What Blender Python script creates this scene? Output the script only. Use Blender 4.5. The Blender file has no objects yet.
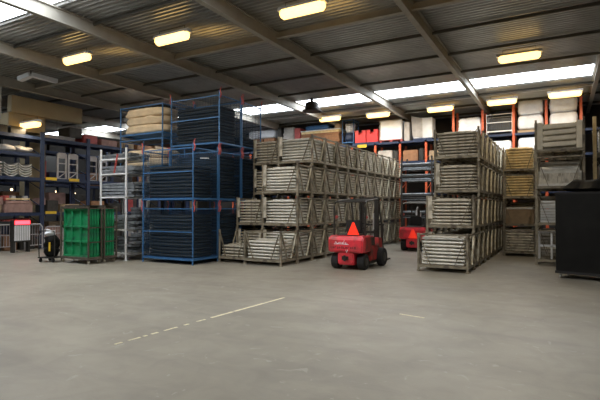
import bpy, bmesh, math, random
from mathutils import Vector, Matrix, noise
random.seed(7)
C = bpy.context.scene.collection
PI = math.pi

# ------------------------------------------------------------------ camera
FPX = 470.0; CH = 1.65; TH = math.radians(29.13); PH = math.atan(8 / 470)
cam = bpy.data.cameras.new('camera'); co = bpy.data.objects.new('camera', cam); C.objects.link(co)
co.location = (0, 0, CH); co.rotation_euler = (PI / 2 + PH, 0, TH)
cam.sensor_width = 36; cam.lens = 36 * FPX / 600; cam.clip_end = 200
bpy.context.scene.camera = co

# ------------------------------------------------------------------ materials
def mat(name, col, rough=.6, metal=0., var=.15, scale=6., bump=0., spec=.5, dirt=None, dscale=3., emit=None, es=0., coat=0.):
    m = bpy.data.materials.new(name); m.use_nodes = True
    n = m.node_tree.nodes; l = m.node_tree.links; b = n['Principled BSDF']
    tc = n.new('ShaderNodeTexCoord'); nz = n.new('ShaderNodeTexNoise')
    nz.inputs['Scale'].default_value = scale; nz.inputs['Detail'].default_value = 5
    l.new(tc.outputs['Object'], nz.inputs['Vector'])
    oi = n.new('ShaderNodeObjectInfo')
    r = n.new('ShaderNodeValToRGB')
    r.color_ramp.elements[0].position = .3; r.color_ramp.elements[1].position = .7
    r.color_ramp.elements[0].color = tuple(c * (1 - var) for c in col) + (1,)
    r.color_ramp.elements[1].color = tuple(min(1, c * (1 + var)) for c in col) + (1,)
    l.new(nz.outputs['Fac'], r.inputs['Fac'])
    out = r.outputs['Color']
    hs = n.new('ShaderNodeHueSaturation'); mr = n.new('ShaderNodeMapRange')
    mr.inputs['To Min'].default_value = 1 - var; mr.inputs['To Max'].default_value = 1 + var
    l.new(oi.outputs['Random'], mr.inputs['Value']); l.new(mr.outputs['Result'], hs.inputs['Value'])
    l.new(out, hs.inputs['Color']); out = hs.outputs['Color']
    if dirt:
        n2 = n.new('ShaderNodeTexNoise'); n2.inputs['Scale'].default_value = dscale; n2.inputs['Detail'].default_value = 8
        l.new(tc.outputs['Object'], n2.inputs['Vector'])
        r2 = n.new('ShaderNodeValToRGB'); r2.color_ramp.elements[0].position = .48; r2.color_ramp.elements[1].position = .66
        l.new(n2.outputs['Fac'], r2.inputs['Fac'])
        mx = n.new('ShaderNodeMixRGB'); mx.inputs['Color2'].default_value = tuple(dirt) + (1,)
        l.new(r2.outputs['Color'], mx.inputs['Fac']); l.new(out, mx.inputs['Color1']); out = mx.outputs['Color']
    l.new(out, b.inputs['Base Color'])
    b.inputs['Roughness'].default_value = rough; b.inputs['Metallic'].default_value = metal
    b.inputs['Specular IOR Level'].default_value = spec
    b.inputs['Coat Weight'].default_value = coat
    if bump:
        bp = n.new('ShaderNodeBump'); bp.inputs['Strength'].default_value = bump; bp.inputs['Distance'].default_value = .02
        l.new(nz.outputs['Fac'], bp.inputs['Height']); l.new(bp.outputs['Normal'], b.inputs['Normal'])
    if emit:
        b.inputs['Emission Color'].default_value = tuple(emit) + (1,); b.inputs['Emission Strength'].default_value = es
    return m

M = {}
M['galv'] = mat('galvanised_steel', (.60, .56, .475), .5, .25, .15, 9, dirt=(.34, .31, .25), dscale=5)
M['galv_pale'] = mat('bright_galvanised_steel', (.62, .62, .60), .45, .3, .12, 9)
M['frame_pale'] = mat('pale_frame_steel', (.74, .725, .67), .5, .25, .14, 9, dirt=(.58, .56, .50), dscale=4)
M['still'] = mat('stillage_steel', (.30, .265, .20), .6, .3, .2, 8, dirt=(.13, .11, .085), dscale=6)
M['timber'] = mat('timber', (.80, .64, .36), .75, 0, .18, 7, dirt=(.6, .46, .24))
M['brown'] = mat('brown_wood', (.30, .15, .075), .75, 0, .2, 6)
M['cage'] = mat('blue_cage_paint', (.045, .15, .34), .5, .1, .12, 8)
M['wire'] = mat('blue_mesh_wire', (.02, .05, .10), .6, .2, .1, 8)
M['hook'] = mat('red_lug_paint', (.5, .09, .08), .5, 0, .15, 8)
M['tarp'] = mat('black_tarp', (.012, .016, .018), .7, 0, .4, 4, bump=.25)
M['beige'] = mat('beige_tarp', (.66, .53, .36), .8, 0, .12, 4, bump=.3)
M['white'] = mat('white_wrap', (.86, .89, .96), .5, 0, .06, 5, bump=.3)
M['whitep'] = mat('white_paint', (.72, .73, .75), .5, 0, .06, 5)
M['orange'] = mat('orange_rack_paint', (.65, .125, .05), .5, 0, .1, 8)
M['rackblue'] = mat('dark_blue_rack_paint', (.02, .035, .085), .5, .1, .15, 8)
M['green'] = mat('green_paint', (.012, .27, .10), .5, 0, .12, 6, dirt=(.02, .14, .07), dscale=4)
M['dark'] = mat('dark_steel', (.045, .042, .038), .5, .4, .25, 8)
M['cart'] = mat('brown_cart_steel', (.11, .09, .07), .6, .3, .2, 8)
M['black'] = mat('black_plastic', (.005, .005, .005), .6, 0, .25, 4, spec=.2, dirt=(.008, .008, .0075), dscale=2)
M['rubber'] = mat('rubber', (.016, .016, .017), .8, 0, .2, 12)
M['red'] = mat('red_paint', (.85, .045, .07), .35, 0, .08, 5, dirt=(.28, .05, .045), dscale=2.2, coat=.3)
M['redp'] = mat('red_plastic', (.75, .045, .045), .4, 0, .08, 5)
M['redglow'] = mat('fluorescent_red_glow', (.95, .045, .02), .5, 0, .02, 5, emit=(1, .03, .01), es=.55)  # glow put into the red; the triangle is no lamp
M['yellow'] = mat('yellow_paint', (.75, .50, .03), .5, 0, .1, 8)
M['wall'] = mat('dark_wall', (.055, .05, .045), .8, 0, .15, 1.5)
M['cream'] = mat('cream_panel', (.36, .29, .175), .7, 0, .06, 2)
M['beam'] = mat('beam_paint', (.36, .335, .285), .6, .0, .1, 3)
M['roof'] = mat('roof_sheet', (.36, .36, .35), .33, .6, .12, 2)
M['purlin'] = mat('purlin_steel', (.12, .115, .10), .6, .2, .1, 3)
M['sky'] = mat('skylight_panel', (.9, .93, 1), .5, 0, .01, 2, emit=(.86, .93, 1), es=10)
M['deck'] = mat('weathered_deck', (.26, .28, .30), .5, .4, .3, 8)
M['brace'] = mat('brace_steel', (.50, .46, .36), .5, .3, .3, 5)
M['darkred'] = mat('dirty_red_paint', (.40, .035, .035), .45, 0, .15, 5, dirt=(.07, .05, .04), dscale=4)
M['lamp'] = mat('lamp_diffuser', (1, .8, .4), .5, 0, .01, 2, emit=(1, .60, .17), es=4.0)
M['bulb'] = mat('lamp_globe', (1, .85, .6), .5, 0, .01, 2, emit=(1, .7, .4), es=4)
M['redlight'] = mat('red_lamp', (1, .1, .1), .5, 0, .01, 2, emit=(1, .06, .09), es=3.5)
M['grille'] = mat('grey_grille', (.45, .43, .44), .6, .1, .1, 12)
M['card'] = mat('cardboard', (.34, .25, .16), .85, 0, .2, 5)
M['pinkish'] = mat('pinkish_board', (.36, .22, .19), .8, 0, .2, 5)
M['linep'] = mat('worn_line_paint', (.80, .74, .52), .7, 0, .1, 20, dirt=(.5, .46, .36), dscale=9)
M['bag'] = mat('grey_bag', (.50, .47, .44), .8, 0, .15, 5, bump=.4)

def floor_mat():
    m = bpy.data.materials.new('concrete_floor'); m.use_nodes = True
    n = m.node_tree.nodes; l = m.node_tree.links; b = n['Principled BSDF']
    tc = n.new('ShaderNodeTexCoord')
    def ns(s, d, dist=0., vec=None):
        z = n.new('ShaderNodeTexNoise'); z.inputs['Scale'].default_value = s; z.inputs['Detail'].default_value = d
        z.inputs['Distortion'].default_value = dist; l.new(vec or tc.outputs['Object'], z.inputs['Vector']); return z.outputs['Fac']
    def ramp(f, a, bb, ca, cb):
        r = n.new('ShaderNodeValToRGB'); r.color_ramp.elements[0].position = a; r.color_ramp.elements[1].position = bb
        r.color_ramp.elements[0].color = ca + (1,); r.color_ramp.elements[1].color = cb + (1,); l.new(f, r.inputs['Fac']); return r.outputs['Color']
    base = ramp(ns(.45, 6, .6), .3, .7, (.255, .236, .196), (.34, .317, .265))
    mx = n.new('ShaderNodeMixRGB'); mx.blend_type = 'MULTIPLY'; mx.inputs['Fac'].default_value = .8
    l.new(base, mx.inputs['Color1']); l.new(ramp(ns(2.2, 9, 1.2), .35, .6, (.86, .86, .87), (1, 1, 1)), mx.inputs['Color2'])
    mp = n.new('ShaderNodeMapping'); mp.inputs['Scale'].default_value = (.35, 2.2, 1); mp.inputs['Rotation'].default_value = (0, 0, .5)
    l.new(tc.outputs['Object'], mp.inputs['Vector'])
    mx2 = n.new('ShaderNodeMixRGB'); mx2.blend_type = 'MULTIPLY'; mx2.inputs['Fac'].default_value = .6
    l.new(mx.outputs['Color'], mx2.inputs['Color1']); l.new(ramp(ns(1.1, 8, .8, mp.outputs['Vector']), .36, .5, (.84, .84, .86), (1, 1, 1)), mx2.inputs['Color2'])
    mx3 = n.new('ShaderNodeMixRGB'); mx3.inputs['Color2'].default_value = (.46, .44, .40, 1)
    l.new(ramp(ns(3.5, 10, 2.), .64, .70, (0, 0, 0), (.35, .35, .35)), mx3.inputs['Fac']); l.new(mx2.outputs['Color'], mx3.inputs['Color1'])
    l.new(mx3.outputs['Color'], b.inputs['Base Color'])
    mr = n.new('ShaderNodeMapRange'); mr.inputs['To Min'].default_value = .38; mr.inputs['To Max'].default_value = .62
    l.new(ns(1.3, 6), mr.inputs['Value']); l.new(mr.outputs['Result'], b.inputs['Roughness'])
    b.inputs['Specular IOR Level'].default_value = .45
    bp = n.new('ShaderNodeBump'); bp.inputs['Strength'].default_value = .12; bp.inputs['Distance'].default_value = .01
    l.new(ns(25, 6), bp.inputs['Height']); l.new(bp.outputs['Normal'], b.inputs['Normal'])
    return m
M['floor'] = floor_mat()

# ------------------------------------------------------------------ mesh builder
class MB:
    def __init__(s): s.v = []; s.f = []
    def box(s, x0, x1, y0, y1, z0, z1):
        i = len(s.v)
        s.v += [(x0, y0, z0), (x1, y0, z0), (x1, y1, z0), (x0, y1, z0), (x0, y0, z1), (x1, y0, z1), (x1, y1, z1), (x0, y1, z1)]
        s.f += [(i, i+3, i+2, i+1), (i+4, i+5, i+6, i+7), (i, i+1, i+5, i+4), (i+1, i+2, i+6, i+5), (i+2, i+3, i+7, i+6), (i+3, i, i+4, i+7)]
        return s
    def bar(s, p, q, w, h, up=(0, 0, 1)):
        p = Vector(p); q = Vector(q); d = (q - p).normalized(); up = Vector(up)
        if abs(d.dot(up)) > .98: up = Vector((0, 1, 0))
        a = d.cross(up).normalized() * w / 2; b = a.cross(d).normalized() * h / 2
        i = len(s.v)
        for o in (p, q): s.v += [tuple(o - a - b), tuple(o + a - b), tuple(o + a + b), tuple(o - a + b)]
        s.f += [(i, i+3, i+2, i+1), (i+4, i+5, i+6, i+7), (i, i+1, i+5, i+4), (i+1, i+2, i+6, i+5), (i+2, i+3, i+7, i+6), (i+3, i, i+4, i+7)]
        return s
    def tube(s, pts, r, n=8, closed=False):
        pts = [Vector(p) for p in pts]; k = len(pts); rings = []
        for j, p in enumerate(pts):
            if closed: t = (pts[(j+1) % k] - pts[j-1]).normalized()
            elif j == 0: t = (pts[1] - p).normalized()
            elif j == k-1: t = (p - pts[-2]).normalized()
            else: t = ((pts[j+1] - p).normalized() + (p - pts[j-1]).normalized()).normalized()
            up = Vector((0, 0, 1)) if abs(t.z) < .9 else Vector((0, 1, 0))
            a = t.cross(up).normalized(); b = a.cross(t).normalized()
            if not closed and 0 < j < k-1:
                t2 = (p - pts[j-1]).normalized(); c = max(.5, t.dot(t2)); rr = r / c ** .5
            else: rr = r
            i = len(s.v); rings.append(i)
            for q in range(n):
                an = 2 * PI * q / n + PI / n
                s.v.append(tuple(p + a * math.cos(an) * rr + b * math.sin(an) * rr))
        m = k if closed else k - 1
        for j in range(m):
            i0 = rings[j]; i1 = rings[(j+1) % k]
            for q in range(n): s.f.append((i0+q, i0+(q+1) % n, i1+(q+1) % n, i1+q))
        if not closed:
            s.f.append(tuple(rings[0]+q for q in reversed(range(n)))); s.f.append(tuple(rings[-1]+q for q in range(n)))
        return s
    def prism(s, poly, a0, a1, axis='x'):
        # poly = list of 2-D points in the plane normal to axis
        i = len(s.v); n = len(poly)
        for a in (a0, a1):
            for u, v in poly:
                s.v.append({'x': (a, u, v), 'y': (u, a, v), 'z': (u, v, a)}[axis])
        s.f.append(tuple(i+q for q in range(n))); s.f.append(tuple(i+n+q for q in reversed(range(n))))
        for q in range(n): s.f.append((i+q, i+n+q, i+n+(q+1) % n, i+(q+1) % n))
        return s
    def lathe(s, prof, c=(0, 0, 0), axis='z', n=20):
        i = len(s.v); k = len(prof)
        for r, h in prof:
            for q in range(n):
                an = 2 * PI * q / n; u = r * math.cos(an); v = r * math.sin(an)
                p = {'z': (u, v, h), 'x': (h, u, v), 'y': (u, h, v)}[axis]
                s.v.append((p[0]+c[0], p[1]+c[1], p[2]+c[2]))
        for j in range(k-1):
            for q in range(n): s.f.append((i+j*n+q, i+j*n+(q+1) % n, i+(j+1)*n+(q+1) % n, i+(j+1)*n+q))
        s.f.append(tuple(i+q for q in range(n))); s.f.append(tuple(i+(k-1)*n+q for q in range(n)))
        return s
    def mesh(s, name, m, smooth=False, bevel=0.):
        me = bpy.data.meshes.new(name); me.from_pydata(s.v, [], s.f); me.validate()
        bm = bmesh.new(); bm.from_mesh(me); bmesh.ops.recalc_face_normals(bm, faces=bm.faces)
        if bevel: bmesh.ops.bevel(bm, geom=[e for e in bm.edges if len(e.link_faces) == 2 and e.calc_face_angle(0) > .6], offset=bevel, segments=2, affect='EDGES', clamp_overlap=True)
        bm.to_mesh(me); bm.free(); me.materials.append(m)
        if smooth: me.polygons.foreach_set('use_smooth', [True] * len(me.polygons))
        return me
    def build(s, name, m, parent=None, smooth=False, bevel=0., loc=None, rz=0):
        o = bpy.data.objects.new(name, s.mesh(name, m, smooth, bevel)); C.objects.link(o)
        if parent: o.parent = parent
        if loc: o.location = loc
        o.rotation_euler.z = rz
        return o

def tag(o, label, cat, group=None, kind=None):
    if label: o['label'] = label
    if cat: o['category'] = cat
    if group: o['group'] = group
    if kind: o['kind'] = kind
    return o
def empty(name, label=None, cat=None, loc=(0, 0, 0), rz=0, group=None):
    o = bpy.data.objects.new(name, None); C.objects.link(o); o.location = loc; o.rotation_euler.z = rz
    return tag(o, label, cat, group)
def struct(name, mb, m, **k):
    o = mb.build(name, m, **k); o['kind'] = 'structure'; return o
def copy_tree(o, parent=None):
    c = o.copy(); C.objects.link(c)
    if parent is not None: c.parent = parent
    for ch in o.children: copy_tree(ch, c)
    return c
def place(proto, used, loc, rz, label, group=None, cat=None):
    o = proto if not used.get(proto.name) else copy_tree(proto)
    used[proto.name] = 1
    o.location = loc; o.rotation_euler.z = rz; o.scale = (1, 1, 1); o['label'] = label
    if group: o['group'] = group
    if cat: o['category'] = cat
    return o
USED = {}
ORD = ['first', 'second', 'third', 'fourth', 'fifth', 'sixth', 'seventh', 'eighth', 'ninth', 'tenth', 'eleventh', 'twelfth', 'thirteenth', 'fourteenth']
LEV = ['ground', 'second', 'third', 'top']

# ------------------------------------------------------------------ shell
X0, X1, Y0, Y1, H = -30.0, 4.2, -11.0, 26.0, 6.5
struct('floor', MB().box(X0, X1, Y0, Y1, -.2, 0), M['floor'])
struct('wall_back', MB().box(X0, X1, Y1, Y1 + .2, 0, 6.7), M['wall'])
struct('wall_front', MB().box(X0, X1, Y0 - .2, Y0, 0, 6.7), M['wall'])
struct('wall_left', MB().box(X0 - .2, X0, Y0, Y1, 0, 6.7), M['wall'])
struct('wall_right', MB().box(X1, X1 + .2, Y0, Y1, 0, 6.7), M['wall'])
STRIPS = [(5.35, 6.88), (18.6, 20.25)]
def roof(ya, yb):
    mb = MB(); n = max(1, round((yb - ya) / .16)); p = (yb - ya) / n; pts = []
    for k in range(n):
        y = ya + k * p
        pts += [(y, H + .045), (y + p * .42, H + .045), (y + p * .55, H), (y + p * .87, H)]
    pts.append((yb, H + .045))
    i = 0
    for x in (X0, X1):
        for y, z in pts: mb.v.append((x, y, z))
    k = len(pts)
    for j in range(k - 1): mb.f.append((j, j+1, k+j+1, k+j))
    for x in (X0, X1):
        for y, z in pts: mb.v.append((x, y, z + .03))
    for j in range(k - 1): mb.f.append((2*k+j, 3*k+j, 3*k+j+1, 2*k+j+1))
    return mb
cuts = [Y0] + [v for s in STRIPS for v in s] + [Y1]
for k in range(0, len(cuts), 2): struct('ceiling', roof(cuts[k], cuts[k+1]), M['roof'])
for k, (a, b) in enumerate(STRIPS):
    w = struct('window_%d' % (k + 1), MB().box(X0, 1.0, a, b, H + .046, H + .07), M['sky'])
    struct('ceiling', MB().box(1.0, X1, a, b, H + .03, H + .08), M['roof'])
# main beams along Y: I sections
def ibeam(x, y0, y1, z0, z1, w, m, name):
    mb = MB().box(x - w/2, x + w/2, y0, y1, z0, z0 + .025).box(x - w/2, x + w/2, y0, y1, z1 - .025, z1).box(x - .012, x + .012, y0, y1, z0 + .025, z1 - .025)
    return struct(name, mb, m)
M['wallshade'] = mat('shaded_wall_left', (.03, .028, .026), .8, 0, .15, 1.5)  # darker copy of the wall colour, shade of the far left put in
bpy.data.objects['wall_left'].data.materials[0] = M['wallshade']
n_trim = 0
for x in (-25.4, -21.7, -17.95, -14.2, -10.62, -6.85, -3.08, 1.1):
    n_trim += 1
    ibeam(x, Y0, Y1, 6.14, 6.49, .145, M['beam'], 'trim_%d' % n_trim)
def xbeam(y, z0, z1, w, m=M['beam'], xa=X0, xb=X1):
    global n_trim; n_trim += 1
    mb = MB().box(xa, xb, y - w/2, y + w/2, z0, z0 + .015).box(xa, xb, y - .01, y + .01, z0 + .015, z1)
    struct('trim_%d' % n_trim, mb, m)
for y, w in ((-4, .07), (-1, .07), (2.2, .07), (4.3, .07), (8.0, .05), (10.95, .13), (12.95, .06), (15.0, .06), (17.1, .06), (21.0, .06), (23.0, .06), (25.0, .06)):
    xbeam(y, 6.32 if w > .1 else 6.40, 6.49, w, M['beam'] if w > .1 else M['purlin'])
# cream wall panels high at the left
struct('trim_31', MB().box(-19.05, -18.75, 10.5, 13.6, 5.42, 6.09), M['cream'], bevel=.01)
struct('trim_32', MB().box(-19.9, -18.95, 10.5, 12.0, 4.75, 5.419), M['cream'], bevel=.01)
struct('trim_33', MB().box(-20.6, -20.1, 11.9, 12.75, 0, 6.05), M['cream'], bevel=.01)
struct('trim_34', MB().box(-17.95-.15, -17.95+.15, 9.3, 9.6, 4.9, 6.1), M['beam'])

# floor markings
ml = MB(); p0 = Vector((-4.74, 3.9, 0)); p1 = Vector((-4.48, 7.45, 0)); t = 0
random.seed(3)
while t < 1:
    g = .012 if t > .45 else .02
    ln = random.uniform(.015, .075) if t < .45 else random.uniform(.12, .35)
    a = p0.lerp(p1, t); b = p0.lerp(p1, min(1, t + ln)); w = .05 if t > .45 else random.uniform(.025, .045)
    ml.bar((a.x, a.y, .002), (b.x, b.y, .002), w, .003); t += ln + (g * random.uniform(.3, 1.) if t > .45 else random.uniform(.01, .05))
tag(ml.build('floor_line', M['linep']), 'worn yellowish white painted line crossing the concrete floor', 'floor line')
tag(MB().bar((-2.22, 7.17, .002), (-1.82, 7.09, .002), .04, .003).build('paint_scuff', M['linep']), 'short pale scuff mark on the open concrete floor right of centre', 'scuff mark')

# ------------------------------------------------------------------ lamps
def make_lamp():
    r = empty('ceiling_lamp', None, 'ceiling lamp')
    MB().prism([(-.10, .0), (.10, .0), (.06, .10), (-.06, .10)], -.62, .62, 'x').build('housing', M['whitep'], r, bevel=.008)
    MB().lathe([(.02, -.58), (.075, -.56), (.125, -.5), (.125, .5), (.075, .56), (.02, .58)], (0, 0, -.06), 'x', 14).build('diffuser', M['lamp'], r, smooth=True)
    MB().tube([(-.45, 0, .11), (-.45, 0, .2), (.45, 0, .2), (.45, 0, .11)], .008, 6).build('hanger', M['dark'], r)
    ld = bpy.data.lights.new('tube_light', 'AREA'); ld.shape = 'RECTANGLE'; ld.size = 1.1; ld.size_y = .2; ld.energy = 42; ld.color = (1, .80, .52)
    lo = bpy.data.objects.new('tube_light', ld); C.objects.link(lo); lo.parent = r; lo.location = (0, 0, -.20)
    return r
lamp = make_lamp()
LP = [(-12.78, 9.07, 'leftmost lamp of the near row'), (-9.02, 9.19, 'second lamp of the near row, above the blue cages'), (-5.13, 9.31, 'lamp at the top edge of the view, centre'),
      (-1.08, 15.38, 'lamp above the right block, nearer than the back row'), (-10.21, 21.43, 'leftmost lamp of the far row above timber pile'),
      (-7.74, 21.66, 'lamp of the far row above the white wrapped crates'), (-4.81, 21.74, 'lamp of the far row left of the right block'),
      (-2.2, 21.57, 'lamp of the far row right of the beam'), (.14, 21.33, 'rightmost and brightest lamp of the far row'), (-26.0, 15.9, None)]
for i, (x, y, s) in enumerate(LP):
    if s is None: continue
    place(lamp, USED, (x, y, 6.22), 0, 'glowing warm yellow ' + s, 'ceiling lamps')
place(lamp, USED, (-18.25, 10.95, 4.98), 0, 'small warm lamp glowing against the cream wall over the left rack', 'ceiling lamps')
for x, y in ((-1.3, 9.4), (-9, 2.6), (0, 2.6), (-4, -4)):  # unseen lamps added for warm fill; the first continues the near row
    place(lamp, USED, (x, y, 6.22), 0, 'glowing warm yellow tube lamp added out of view, behind or above the viewpoint', 'ceiling lamps')
# unlit fixture
u = empty('unlit_lamp', 'unlit white angled lamp fixture hanging near the roof at upper left', 'ceiling lamp', (-16.0, 9.6, 6.18))
MB().bar((-.5, -.1, -.04), (0, 0, .08), .2, .16).build('housing', M['whitep'], u, bevel=.01)
MB().bar((0, 0, .08), (.25, .8, .0), .2, .14).build('arm', M['whitep'], u, bevel=.01)
MB().tube([(0, 0, .1), (0, 0, .22)], .02).build('hanger', M['dark'], u)
# cable along far lamps
tag(MB().tube([(-16 + k * 1.0, 21.5, 6.46 - .02 * (k % 2)) for k in range(19)], .014, 5).build('power_cable', M['whitep']), 'thin pale power conduit running along the far lamp row', 'conduit')
tag(MB().tube([(-17 + k * 1.2, 23.0, 6.385) for k in range(15)], .012, 5).build('power_cable', M['whitep']), 'thin pale conduit below the roof just in front of the back rack', 'conduit')
v = empty('roof_fan', 'dark round extractor fan hanging under the bright skylight strip', 'fan', (-9.6, 18.3, 5.95))
MB().lathe([(.26, 0), (.30, .05), (.30, .3), (.22, .36)], n=24).build('shroud', M['dark'], v, smooth=False)
MB().lathe([(.42, -.05), (.42, 0), (.26, .02)], n=24).build('rim', M['dark'], v)
MB().box(-.05, .05, -.05, .05, .36, .54).build('hanger', M['dark'], v)
for x, y, z, s in ((-23.5, 13.2, 2.55, 'left of the dark upright'), (-23.0, 15.2, 2.5, 'beside the yellow rack plate'), (-23.5, 16.6, 2.45, 'near the white leaning frames')):
    g = empty('bulb_lamp', 'small glowing globe lamp seen through the left rack, ' + s, 'lamp', (x, y, z))
    MB().lathe([(.01, -.06), (.045, -.04), (.06, 0), (.045, .04), (.01, .06)], n=14).build('globe', M['bulb'], g, smooth=True)
    MB().tube([(0, 0, .09), (0, 0, 6.5 - z)], .008, 5).build('cord', M['dark'], g)

# ------------------------------------------------------------------ stillages
SW, SD, SH = 1.28, .94, 1.0
def make_stillage(name='stillage', full=True, plate=True, top=True, w=SW, d=SD, h=SH, m='still'):
    r = empty(name, None, 'stillage')
    a = w/2; b = d/2 - .008; z = .11; m = M[m]
    base = MB().box(-a, a, -b, -b+.05, z, z+.07).box(-a, a, b-.05, b, z, z+.07).box(-a, -a+.05, -b+.05, b-.05, z, z+.07).box(a-.05, a, -b+.05, b-.05, z, z+.07)
    base.box(-.2, -.15, -b+.05, b-.05, z, z+.05).box(.15, .2, -b+.05, b-.05, z, z+.05)
    base.build('base_frame', m, r)
    for sx in (-1, 1):
        for sy in (-1, 1):
            cx = sx * (a - .025); cy = sy * (b - .025)
            MB().box(cx-.026, cx+.026, cy-.026, cy+.026, .035, h - .004).build('post', m, r)
            MB().box(cx-.04, cx+.04, cy-.04, cy+.04, .001, .035).build('foot', m, r)
    if top:
        for sx in (-1, 1): MB().box(sx*(a-.025)-.02, sx*(a-.025)+.02, -b+.05, b-.05, h-.075, h-.035).build('side_rail', m, r)
    if full:
        MB().box(-a+.05, a-.05, -b, -b+.04, h-.06, h-.025).build('front_rail', m, r)
    for sx in (-1, 1):
        for sy in (-1, 1):     # V braces on the sides
            MB().bar((sx*(a-.008), sy*(b-.05), h-.09), (sx*(a-.008), sy*.10, z+.06), .018, .048, (1, 0, 0)).build('brace', M['brace'] if sy > 0 else m, r)
    if plate:
        MB().box(-a+.055, -a+.165, -b-.004, -b+.012, .35, h-.02).build('end_plate', M['galv'], r)
        MB().bar((a-.07, -b-.004, h-.09), (a-.36, -b-.004, z+.06), .016, .042, (0, 1, 0)).build('brace', m, r)
    else:
        for sx in (-1, 1): MB().bar((sx*(a-.07), -b-.004, h-.09), (sx*(a-.34), -b-.004, z+.06), .016, .042, (0, 1, 0)).build('brace', m, r)
    return r
ST_A = make_stillage('stillage', False, True, True)
ST_V = make_stillage('stillage', True, False, True)
ST_O = make_stillage('stillage', False, False, False)
# contents: welded tube frames lying flat
def frame_mb(w=1.15, d=.80, r=.033):
    h = 2*r; c = .012; mb = MB(); x = w/2; y = d/2
    h = .056
    fr = [(-y + .03 - .03*math.cos(a), h/2 + h/2*math.sin(a)) for a in [(-90 + 30*k)*PI/180 for k in range(7)]]
    bk = [(-u, v) for u, v in reversed(fr)]
    mb.prism(fr + bk, -x, x, 'x')
    mb.box(-x+.16, x-.16, -y+.15, y-.15, h, .0905)
    return mb
FR = {k: frame_mb(1.06 if k != 'galv' else 1.10).mesh('scaffold_plank', M[k], smooth=False) for k in ('galv', 'frame_pale', 'timber')}
random.seed(11)
placed = 0; bulk = []
def fill(loc, n, mkey, desc, group, indiv=True, sx=1.0, dz=.0925, z0=.182):
    global placed
    for k in range(n):
        p = (loc[0] + random.uniform(-.006, .006), loc[1] + random.uniform(-.005, .005), loc[2] + z0 + k * dz)
        rz = random.uniform(-.003, .003)
        if indiv and placed < 296:
            o = bpy.data.objects.new('scaffold_plank', FR[mkey]); C.objects.link(o); o.location = p; o.rotation_euler.z = rz; o.scale.x = sx
            place_w = 'topmost' if k == n-1 else 'lowest' if k == 0 else ORD[k] + ' from below'
            tag(o, '%s plank, %s in %s' % ({'galv': 'dull grey steel', 'frame_pale': 'pale grey steel', 'timber': 'yellowish wooden'}[mkey], place_w, desc), 'plank', group)
            placed += 1
        else: bulk.append((mkey, p, rz, sx))

YA = 11.25
def seq(i): return 'front corner' if i == 0 else ORD[i] + ' back'
jobs = []
# open stillage at the very front of the central block
place(ST_V, USED, (-7.52, YA + .47, 0), 0, 'low-filled stillage with crossed braces standing in front of the central block', 'stillages of the central block', 'stillage')
jobs.append(((-7.52, YA + .47, 0), 6, 'frame_pale', 'the lone stillage before the central block', 'planks in the front stillage'))
AX = -7.52
for lev in range(4):
    k0 = 1 if lev < 3 else 2
    for k in range(k0, 13):
        y = YA + .47 + k * .95
        if y > 22.4: continue
        i = k - k0
        loc = (AX, y, lev * SH)
        place(ST_A, USED, loc, 0, 'steel stillage on the %s tier of the central block, %s' % (LEV[lev], seq(i) if i == 0 else ORD[i] + ' from the front'), 'stillages of the central block', 'stillage')
        jobs.append((loc, 8, 'frame_pale' if i == 0 or (k < 6 and random.random() < .3) else 'galv', '%s-tier %s stillage of central block' % (LEV[lev], ORD[i]), 'planks in the central block'))
BX = -8.71
for lev, y0, n in ((0, 11.4, 2), (1, 12.3, 3), (2, 13.25, 3), (3, 13.25, 3)):
    for i in range(n):
        loc = (BX, y0 + .47 + .95 * i + (0 if lev else 0), lev * SH)
        o = ST_O if (lev == 0 and i == 0) else ST_A
        place(o, USED, loc, 0, 'steel stillage on the %s tier left of the central block, %s from the front' % (LEV[lev], ORD[i]), 'stillages left of the central block', 'stillage').scale.x = .79
        if i < 2: jobs.append((loc, 4 if (lev == 0 and i == 0) else 8, 'galv', '%s-tier %s stillage left of central block' % (LEV[lev], ORD[i]), 'planks left of the central block', True, .76))
# support under the set-back tiers of that column
for lev, y in ((0, 13.77), (0, 14.72), (0, 15.67), (1, 15.62)):
    place(ST_A, USED, (BX, y + (0 if lev == 0 else 0), lev * SH), 0, 'steel stillage hidden deep in the column left of the central block, %s tier' % LEV[lev], 'stillages left of the central block', 'stillage').scale.x = .79
RX = -2.69
for lev, k0 in ((0, 0), (1, 1), (2, 2), (3, 2)):
    for k in range(k0, 11):
        y = 12.3 + .47 + k * .95
        if y > 21.9: continue
        i = k - k0
        loc = (RX, y, lev * SH)
        src = ST_V if lev == 0 and i == 0 else (ST_O if lev == 3 and i == 0 else ST_A)
        place(src, USED, loc, 0, 'steel stillage on the %s tier of the right block, %s' % (LEV[lev], seq(i) if i == 0 else ORD[i] + ' from the front'), 'stillages of the right block', 'stillage')
        jobs.append((loc, 8, 'frame_pale' if lev == 0 and i == 0 else 'galv', '%s-tier %s stillage of right block' % (LEV[lev], ORD[i]), 'planks in the right block'))
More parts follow.
